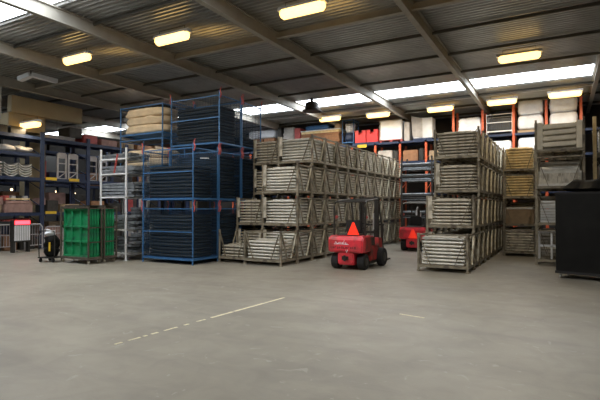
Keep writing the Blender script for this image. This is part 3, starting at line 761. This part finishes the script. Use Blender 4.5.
# ------------------------------------------------------------------ orange/blue pallet rack along the back
RY = 22.75; K = RY / 24
def BX_(x): return math.tan(math.atan((x - 300) / FPX) - TH) * RY
posts_x = [-8.75*K + i*1.36*K for i in range(-7, 9)]
rack = empty('pallet_rack', 'long orange and blue pallet rack across the back wall', 'rack', (0, RY, 0))
SH1, SH2, SH3 = 4.86, 3.85, 2.3
for i, x in enumerate(posts_x):
    top = 4.84 if i < 10 else 6.3
    for y in (.0, 1.0):
        MB().box(x-.05, x+.05, y, y+.07, 0, top).build('upright', M['orange'], rack)
    mb = MB()
    for k in range(6): mb.bar((x, .07, .3+k*.75), (x, 1.0, .3+(k+1)*.75-.4), .03, .03)
    mb.build('lattice', M['orange'], rack)
for z in (SH1, SH2, SH3):
    for y in (-.04, 1.04):
        for i in range(len(posts_x)-1): MB().box(posts_x[i]+.05, posts_x[i+1]-.05, y, y+.05, z, z+.10).build('beam', M['rackblue'], rack)
    for i in range(len(posts_x)-1): MB().box(posts_x[i]+.052, posts_x[i+1]-.052, .012, 1.038, z+.06, z+.10).build('shelf', M['rackblue'], rack)
S1, S2, S3 = SH1+.102, SH2+.102, SH3+.102
def rb(name, xa, xb, z0, z1, m, label, cat, ya=.08, yb=.9, bevel=.03, lump=0, seed=1, group=None):
    if lump:
        me = blob(name, m, xb-xa, yb-ya, z1-z0, seed, er=.12, amp=lump*.6, p=9, freq=4); o = obj(name, me, ((xa+xb)/2, RY+(ya+yb)/2, z0))
    else:
        o = MB().box(xa, xb, RY+ya, RY+yb, z0, z1).build(name, m, bevel=bevel)
    return tag(o, label, cat, group)
def crate_on_pallet(xa, xb, z0, z1, label, dark=False):
    r = empty('wrapped_crate', label, 'crate', ((xa+xb)/2, RY+.45, z0)); a = (xb-xa)/2
    mb = MB()
    for x in (-a+.05, 0, a-.05): mb.box(x-.05, x+.05, -.38, .38, 0, .09)
    mb.box(-a, a, -.4, .4, .09, .115)
    mb.build('pallet', M['rackblue'] if not dark else M['hook'], r)
    MB().box(-a+.03, a-.03, -.37, .37, .117, z1-z0-.02).build('load', M['white'], r, bevel=.03)
    mb = MB()
    for sx in (-1, 1): mb.box(sx*(a-.012)-.012, sx*(a-.012)+.012, -.395, -.371, .115, z1-z0)
    mb.box(-a, a, -.395, -.371, z1-z0-.02, z1-z0+.01)
    mb.build('edge_strip', M['whitep'], r)
    return r
crate_on_pallet(BX_(379.5), BX_(402), S1, S1+1.1, 'white wrapped crate on a pallet on the back rack, left of the grey boards', True)
o = MB().box(BX_(404), BX_(409), RY+.1, RY+.9, S1, S1+.95).build('grey_board', M['bag']); tag(o, 'grey board standing beside the white wrapped crate', 'board')
w2 = empty('open_box', 'tall open white box with a raised flap on the back rack', 'box', ((BX_(413)+BX_(432))/2, RY+.45, S1))
a = (BX_(432)-BX_(413))/2
MB().box(-a, a, -.35, .35, .10, 1.08).build('body', M['whitep'], w2, bevel=.01)
MB().box(-a, a, -.35, .35, 0, .098).build('pallet', M['rackblue'], w2)
MB().prism([(-a-.02, .2), (-a+.45, .12), (-a+.45, 1.05), (-a-.10, 1.22)], -.38, -.36, 'y').build('flap', M['bag'], w2)
for k, (xa, xb) in enumerate(((354.5, 365), (366, 377))):
    r = empty('red_crate', 'red plastic crate on the back rack, %s of the pair' % ['left', 'right'][k], 'crate', ((BX_(xa)+BX_(xb))/2, RY+.4, S1+.09), group='red crates on the back rack')
    a = (BX_(xb)-BX_(xa))/2
    MB().box(-a, a, -.3, -.28, 0, .42).box(-a, -a*.35, -.3, -.28, .42, .62).box(a*.35, a, -.3, -.28, .42, .62).box(-a, a, .28, .3, 0, .62).box(-a, -a+.02, -.28, .28, 0, .62).box(a-.02, a, -.28, .28, 0, .62).box(-a, a, -.28, .28, 0, .03).build('tub', M['redp'], r)
    MB().box(-a-.015, -a*.3, -.325, -.301, .57, .63).box(a*.3, a+.015, -.325, -.301, .57, .63).build('rim', M['redp'], r)
tag(MB().box(BX_(354), BX_(378), RY+.1, RY+.8, S1, S1+.085).build('pallet', M['rackblue']), 'dark pallet under the pair of red crates', 'pallet')
tag(MB().box(BX_(358), BX_(367), RY-.062, RY-.041, SH1-.1, SH1+.06).build('yellow_plate', M['yellow']), 'yellow plate on the rack beam below the red crates', 'plate')
mc = make_cage('mesh_cage', 1.35, w=.68, d=.7, halfdoor=False, hooks=False, step=.12)
mc.location = ((BX_(341.5)+BX_(353))/2, RY+.45, S1); mc['label'] = 'small blue mesh cage left of the red crates on the back rack'
o = obj('white_bag', blob('white_bag', M['white'], .5, .5, .5, 21, amp=.08, p=3), (mc.location.x, RY+.45, S1+.70)); tag(o, 'white bag lying in the small blue mesh cage', 'bag')
o = obj('dark_sack', blob('dark_sack', M['rackblue'], .52, .52, .5, 22, amp=.05, p=3), (mc.location.x, RY+.45, S1+.188)); tag(o, 'dark blue sack under the white bag in the small mesh cage', 'sack')
# timber pile
xa, xb = BX_(300.5), BX_(339)
for k in range(7):
    rb('timber_board', xa, xb - random.uniform(0, .1), S1 + k*.13, S1 + k*.13 + .12, M['brown'] if k < 6 else M['timber'], 'brown timber board layer on the back rack behind the central block, %s' % ('topmost' if k == 6 else ORD[k]+' from below'), 'board', bevel=.01, group='timber boards on the back rack')
rb('white_sheet', xa-.05, xb+.02, S1+.915, S1+.955, M['white'], 'thin white sheet covering the brown timber boards', 'sheet', bevel=.0)
for k in range(2): rb('brown_box', xb-.28-.0*k, xb+.04, S1+.96+k*0, S1+1.2, M['card'], 'small brown box on the white sheet over the timber boards', 'box') if k == 0 else None
rb('blue_sheet', BX_(304), BX_(328), S1+.96, S1+1.22, M['cage'], 'bright blue folded sheet on top of the timber boards', 'sheet', lump=.05, seed=5)
rb('white_roll', BX_(247), BX_(274), S1+.75, S1+1.25, M['white'], 'long white roll on brown cartons at the far left of the back rack', 'roll', lump=.06, seed=6)
rb('brown_carton', BX_(247), BX_(261.5), S1, S1+.73, M['brown'], 'brown carton under the white roll, left one', 'carton')
rb('brown_carton', BX_(262.5), BX_(274), S1, S1+.73, M['brown'], 'brown carton under the white roll, right one', 'carton')
rb('black_box', BX_(276), BX_(281), S1, S1+1.3, M['dark'], 'narrow black box between the white roll and the white bundle', 'box')
rb('white_bundle', BX_(282), BX_(293), S1, S1+1.3, M['bag'], 'grey and white bundle left of the timber boards on the back rack', 'bundle', lump=.09, seed=8)
rb('red_pile', BX_(293.6), BX_(299.5), S1, S1+1.15, M['hook'], 'dull red crate beside the timber boards on the back rack', 'crate')
# right part of the back rack
rb('white_bag', BX_(458), BX_(482), S1+.0, S1+.90, M['white'], 'white sack bulging over the top of the right block, between orange uprights', 'sack', lump=.09, seed=9)
cg = make_cage('grey_mesh_crate', .95, w=1.1, d=.75, halfdoor=True, hooks=False, step=.09, m='whitep')
cg.location = ((BX_(487)+BX_(512.5))/2, RY+.45, S1); cg['label'] = 'pale wire crate of dark goods on the back rack right of the orange posts'; cg['category'] = 'wire crate'
rb('dark_goods', BX_(489), BX_(511), S1+.19, S1+.75, M['dark'], 'dark block of goods inside the pale wire crate', 'goods', .15, .75)
rb('wrapped_load', BX_(490), BX_(512), S2, S2+.75, M['white'], 'white wrapped load below the pale wire crate', 'load', lump=.04, seed=10)
for i, (xa, xb, s) in enumerate(((518, 544, 'left'), (550, 579, 'right'))):
    for k in range(2):
        rb('big_bag', BX_(xa), BX_(xb), S1+.02+.13+k*.66-.15*0, S1+.14+k*.66+.64, M['white'], 'white wrapped bale on the back rack under the bright lamp, %s pile, %s' % (s, ['lower', 'upper'][k]), 'bale', lump=.03, seed=11+i+k, group='white bales on the back rack')
    tag(MB().box(BX_(xa), BX_(xb), RY+.1, RY+.88, S1, S1+.12).build('pallet', M['card']), 'wooden pallet under the %s white bale pile' % s, 'pallet')
    rb('wrapped_load', BX_(xa), BX_(xb), S2, S2+.82, M['white'], 'white wrapped load under the shelf, %s one of the two behind the narrow stack' % s, 'load', lump=.03, seed=15+i)
# middle and lower shelves of the rack (in shade)
random.seed(5)
for i in range(6, 10):
    xa, xb = posts_x[i]+.12, posts_x[i+1]-.12
    rb('carton', xa, xb - .3, S2, S2+random.uniform(.4, .7), random.choice([M['card'], M['brown'], M['bag']]), 'carton on the middle shelf of the back rack, %s bay from the blue cage' % ORD[i-6], 'carton')
    rb('carton', xb-.25, xb, S2, S2+random.uniform(.3, .7), M['dark'], 'narrow dark carton on the middle shelf, %s bay from the blue cage' % ORD[i-6], 'carton')
# pipe rack in front (behind far forklift)
pr = empty('pipe_rack', 'grey steel rack of black pipes behind the far forklift', 'rack', (-5.66, 21.3, 0))
for sx in (-1, 1):
    for sy in (-1, 1): MB().box(sx*.68-.03, sx*.68+.03, sy*.45-.03, sy*.45+.03, 0, 3.95).build('post', M['dark'], pr)
for z in (.3, 1.2, 2.0, 2.85, 3.35):
    MB().box(-.65, .65, -.47, -.43, z, z+.05).box(-.65, .65, .43, .47, z, z+.05).box(-.3, -.25, -.43, .43, z, z+.04).box(.25, .3, -.43, .43, z, z+.04).build('shelf_rail', M['deck'], pr)
pm = MB().tube([(-.78, 0, 0), (.78, 0, 0)], .045, 8).mesh('steel_pipe', M['dark'], smooth=False)
pm2 = MB().tube([(-.78, 0, 0), (.78, 0, 0)], .045, 8).mesh('steel_pipe', M['deck'], smooth=False)
for q, z in enumerate((.35, 1.25, 2.05, 2.90, 3.40)):
    for row in range(3):
        for k in range(4):
            o = obj('steel_pipe', pm2 if (row == 2 and k == 0) or (q > 2 and row == 0 and k == 0) else pm, (-5.66 + random.uniform(-.03, .03), 20.98 + k*.2, z + .046 + row*.092))
            tag(o, 'long pipe on the %s shelf of the pipe rack, %s row, %s from the front' % (['lowest', 'second', 'middle', 'fourth', 'top'][q], ['bottom', 'middle', 'upper'][row], ORD[k]), 'pipe', 'pipes in the rack behind the forklift')

# ------------------------------------------------------------------ dark blue rack along the left
LX = -18.5
lr = empty('pallet_rack', 'long dark blue pallet rack along the left side', 'rack', (LX, 0, 0))
ups = [7.4, 9.5, 11.62, 13.75, 15.88, 18.0, 20.1]
for y in ups:
    for x in (0, -1.05): MB().box(x-.06, x, y-.08, y+.08, 0, 4.75).build('upright', M['rackblue'], lr)
    mb = MB()
    for k in range(6): mb.bar((-.06, y, .3+k*.7), (-1.05, y, .3+(k+1)*.7-.3), .03, .03)
    mb.build('lattice', M['rackblue'], lr)
lz = [1.34, 2.75, 4.42]
for i in range(len(ups)-1):
    zs = lz + ([3.72] if i < 2 else [])
    for z in zs:
        for x in (-.05, -1.1): MB().box(x-.02, x+.03, ups[i]+.08, ups[i+1]-.08, z, z+.13).build('beam', M['rackblue'], lr)
        MB().box(-1.07, -.07, ups[i]+.08, ups[i+1]-.08, z+.1, z+.13).build('shelf', M['rackblue'], lr)
def lb(name, y0, y1, z0, z1, m, label, cat, x0=-.95, x1=-.12, bevel=.02, lump=0, seed=1, group=None):
    if lump:
        o = obj(name, blob(name, m, x1-x0, y1-y0, z1-z0, seed, amp=lump, p=4), (LX+(x0+x1)/2, (y0+y1)/2, z0))
    else: o = MB().box(LX+x0, LX+x1, y0, y1, z0, z1).build(name, m, bevel=bevel)
    return tag(o, label, cat, group)
A1, A2, A3, A4 = 1.472, 2.882, 4.552, 3.852
for k, (y0, y1) in enumerate(((9.65, 9.95), (10.15, 10.65), (10.72, 11.35))):
    lb('pale_sack', y0, y1, A4, A4+.27, M['bag'], 'pale bulging sack on the upper left rack shelf, %s from the left' % ORD[k], 'sack', lump=.06, seed=30+k, group='pale sacks on the left rack')
# curved plates
def curved(L):
    mb = MB(); n = 10
    top = []; 
    for i in range(n+1):
        t = -1 + 2*i/n; z = .12*t*t; top.append((t*L/2, z))
    poly = top + [(u, z+.035) for u, z in reversed(top)]
    mb.prism(poly, -.4, .4, 'x')
    return mb.mesh('curved_plate', M['galv_pale'])
cp = curved(.52)
for q, y in enumerate((10.42, 10.98)):
    for k in range(5):
        o = obj('curved_plate', cp, (LX-.5, y, A2 + k*.095)); tag(o, 'curved pale steel plate in the %s pile of the left rack, %s up' % (['left', 'right'][q], ORD[k]), 'curved plate', 'curved plates on the left rack')
for k in range(5):
    lb('flat_board', 9.62, 10.1, A2+k*.12, A2+k*.12+.07, M['bag'], 'flat grey board at the left edge of the left rack, %s up' % ORD[k], 'board', group='flat boards on the left rack')
# tall white frames in next bays
for k, (y0, y1) in enumerate(((12.45, 12.88), (12.96, 13.42), (13.95, 14.4), (14.5, 14.95))):
    r = empty('wall_frame', 'pale standing frame with dark openings on the left rack, %s from the left' % ORD[k], 'frame', (LX-.3, (y0+y1)/2, A2), group='pale standing frames on the left rack'); b = (y1-y0)/2
    MB().box(-.03, .03, -b, -b+.05, 0, 1.1).box(-.03, .03, b-.05, b, 0, 1.1).build('stile', M['grille'], r)
    MB().box(-.029, .029, -b+.05, b-.05, .90, 1.14).box(-.029, .029, -b+.05, b-.05, .66, .70).box(-.029, .029, -b+.05, b-.05, 0, .05).box(-.029, .029, -b+.05, b-.05, .3, .35).build('rail', M['grille'], r)
    MB().bar((0, -b+.04, .04), (0, b-.04, .31), .03, .04, (1, 0, 0)).build('brace', M['grille'], r)
# top shelf goods
for k in range(3):
    lb('steel_board', 11.9, 13.2, A3+k*.06, A3+k*.06+.045, M['grille'], 'long pale board on top of the left rack, %s up' % ORD[k], 'board', group='long boards on top of the left rack')
for k, (y0, y1, h_, mm, s) in enumerate(((12.9, 13.5, .42, 'dark', 'dark'), (13.6, 14.3, .38, 'hook', 'dull red'), (14.5, 15.4, .3, 'pinkish', 'pinkish brown'), (15.6, 16.4, .34, 'card', 'brown'), (16.6, 17.6, .3, 'brown', 'reddish brown'), (17.8, 18.8, .35, 'card', 'tan'))):
    z = A3 + (.19 if k == 0 else 0)
    lb('carton', y0, y1, z, z+h_, M[mm], '%s low carton on top of the left rack, %s from the left' % (s, ORD[k]), 'carton')
for k, (y0, y1) in enumerate(((7.7, 8.4), (8.6, 9.3), (9.7, 10.3), (10.4, 11.0))):
    lb('carton', y0, y1, A3, A3+.3, M['dark'], 'black carton on top of the left rack near the cream wall, %s' % ORD[k], 'carton')
# lower shelves
random.seed(21)
defs = [(9.7, 10.1, .30, 'card'), (10.2, 11.3, .34, 'pinkish'), (11.9, 12.4, .5, 'dark'), (12.6, 13.4, .35, 'card'), (14.0, 14.7, .5, 'brown'), (14.9, 15.6, .4, 'dark')]
for k, (y0, y1, h_, mm) in enumerate(defs):
    lb('wooden_box', y0, y1, A1, A1+h_, M[mm], '%s box on the lower shelf of the left rack, %s from the left' % ({'card': 'brown', 'pinkish': 'flat pinkish', 'dark': 'black', 'brown': 'reddish'}[mm], ORD[k]), 'box')
lb('flat_box', 10.25, 11.25, A1+.35, A1+.46, M['pinkish'], 'thin pinkish board on the flat pinkish box of the left rack', 'board')
lb('yellow_board', 10.25, 11.2, A1+.80-.3, A1+.86-.3, M['timber'], 'thin yellowish board on the lower shelf of the left rack', 'board')
for k, (y, z, s) in enumerate(((12.0, 2.80, 'upper shelf beam left of the standing frames'), (13.05, 2.80, 'upper shelf beam below the standing frames'), (12.0, 1.40, 'lower shelf beam beside the black trolley'))):
    tag(MB().box(LX-.0195, LX+.005, y-.24, y+.24, z, z+.12).build('yellow_plate', M['yellow'], bevel=.004), 'yellow sign plate on the ' + s, 'sign', 'yellow plates on the left rack')
# second rack row further back at the left
far = empty('pallet_rack', 'second dark blue pallet rack further back behind the left rack', 'rack', (-21.6, 0, 0))
fy = [8.6 + 2.15*k for k in range(9)]
for y in fy:
    for x in (0, -1.05): MB().box(x-.06, x, y-.05, y+.05, 0, 4.9).build('upright', M['rackblue'], far)
for k in range(len(fy)-1):
    for z in (1.3, 2.7, 4.3):
        for x in (-.05, -1.1): MB().box(x-.02, x+.03, fy[k]+.05, fy[k+1]-.05, z, z+.12).build('beam', M['rackblue'], far)
        MB().box(-1.07, -.02-.05, fy[k]+.05, fy[k+1]-.05, z+.09, z+.12).build('shelf', M['rackblue'], far)
random.seed(77)
names = {'dark': 'black', 'card': 'tan', 'brown': 'brown', 'hook': 'dull red', 'pinkish': 'pinkish', 'bag': 'grey', 'rackblue': 'dark blue'}
for k in range(len(fy)-1):
    for q, (z, w_) in enumerate(((0, 'floor'), (1.422, 'lower shelf'), (2.822, 'middle shelf'), (4.422, 'top shelf'))):
        y = fy[k] + .12
        for c_ in range(2):
            wd = random.uniform(.75, .95); key = random.choice(['dark', 'dark', 'card', 'brown', 'hook', 'pinkish', 'bag', 'rackblue'])
            o = MB().box(-22.55, -21.75, y, y + wd, z, z + random.uniform(.55, 1.12) * (.6 if q == 3 else 1)).build('storage_box', M[key], bevel=.02)
            tag(o, '%s box on the %s of the rear left rack, %s bay, %s' % (names[key], w_, ORD[k], ['left', 'right'][c_]), 'box')
            y += .98
# extra small goods on the lower shelf and on the floor crates
for k in range(7):
    y = 9.75 + k * .24 + (.5 if k > 5 else 0)
    key = random.choice(['hook', 'grille', 'timber', 'dark', 'pinkish'])
    o = MB().box(LX - .75, LX - .15, y, y + .17, A1 + .62 - .15 if 10.2 < y < 11.2 else A1 + .31, A1 + (.66 if 10.2 < y < 11.2 else .6)).build('small_carton', M[key], bevel=.01)
    tag(o, 'small carton on top of the boxes on the lower left shelf, %s from left' % ORD[k], 'carton')
random.seed(31)
# floor level goods at left
random.seed(31)
for k, (y0, y1, h_, mm) in enumerate(((9.65, 10.1, .8, 'dark'), (10.2, 10.7, .6, 'brown'), (10.8, 11.4, .95, 'dark'), (11.8, 12.6, .85, 'pinkish'), (12.8, 13.6, .9, 'dark'), (14, 14.9, 1.0, 'card'), (15.0, 15.7, .8, 'dark'))):
    lb('crate', y0, y1, 0, h_, M[mm], '%s crate on the floor under the left rack, %s from the left' % ({'card': 'tan', 'pinkish': 'pinkish', 'dark': 'black', 'brown': 'reddish brown'}[mm], ORD[k]), 'crate')
for k in range(4):
    tag(MB().tube([(LX-.2-.15*k, 10.3, 1.16-.0*k+.0), (LX-.3-.15*k, 11.3, 1.22)], .03, 8).build('red_pipe', M['hook']), 'dull red pipe laid across the crates under the left rack, %s' % ORD[k], 'pipe', 'red pipes under the left rack')
# tubular barrier
def barrier(loc, w, label, h=1.02):
    r = empty('tube_barrier', label, 'barrier', loc, 0, 'grey tube barriers at the left')
    MB().tube([(0, -w/2, .02), (0, -w/2, h-.12), (0, -w/2+.1, h), (0, w/2-.1, h), (0, w/2, h-.12), (0, w/2, .02)], .025, 8).build('frame', M['grille'], r)
    mb = MB()
    for k in range(1, 7): mb.tube([(0, -w/2+w*k/7, .2), (0, -w/2+w*k/7, h-.02)], .009, 5)
    mb.build('bars', M['grille'], r)
    MB().tube([(0, -w/2, .2), (0, w/2, .2)], .016, 6).tube([(0, -w/2, .62), (0, w/2, .62)], .016, 6).build('rail', M['grille'], r)
    for s in (-1, 1): MB().box(-.25, .25, s*w/2-.03, s*w/2+.03, 0, .022).build('foot', M['grille'], r)
barrier((-18.1, 9.95, 0), .72, 'grey tube barrier at the left edge of the view')
barrier((-18.05, 11.0, 0), .7, 'grey tube barrier behind the red-lit grille box')
barrier((-18.05, 11.84, 0), .8, 'low grey tube barrier left of the black trolley', .9)
gb = empty('grille_box', 'grey grille-fronted box under a glowing red lamp at left', 'box', (-17.68, 10.27, .38))
MB().box(-.12, .12, -.33, .33, 0, .82).build('body', M['dark'], gb, bevel=.02)
mb = MB()
for k in range(9): mb.box(.121, .135, -.29+k*.066, -.245+k*.066, .06, .62)
mb.build('grille', M['whitep'], gb)
MB().box(.121, .14, -.28, .28, .66, .80).build('red_lamp', M['redlight'], gb, bevel=.01)
for s in (-1, 1): MB().box(-.1, .1, s*.28-.03, s*.28+.03, -.38, 0).build('leg', M['dark'], gb)

# ------------------------------------------------------------------ world / view
w = bpy.data.worlds.new('world'); bpy.context.scene.world = w; w.use_nodes = True
w.node_tree.nodes['Background'].inputs['Color'].default_value = (.8, .9, 1, 1)
w.node_tree.nodes['Background'].inputs['Strength'].default_value = 1.0
vs = bpy.context.scene.view_settings
vs.view_transform = 'Standard'; vs.look = 'None'; vs.exposure = 0.0; vs.gamma = 1
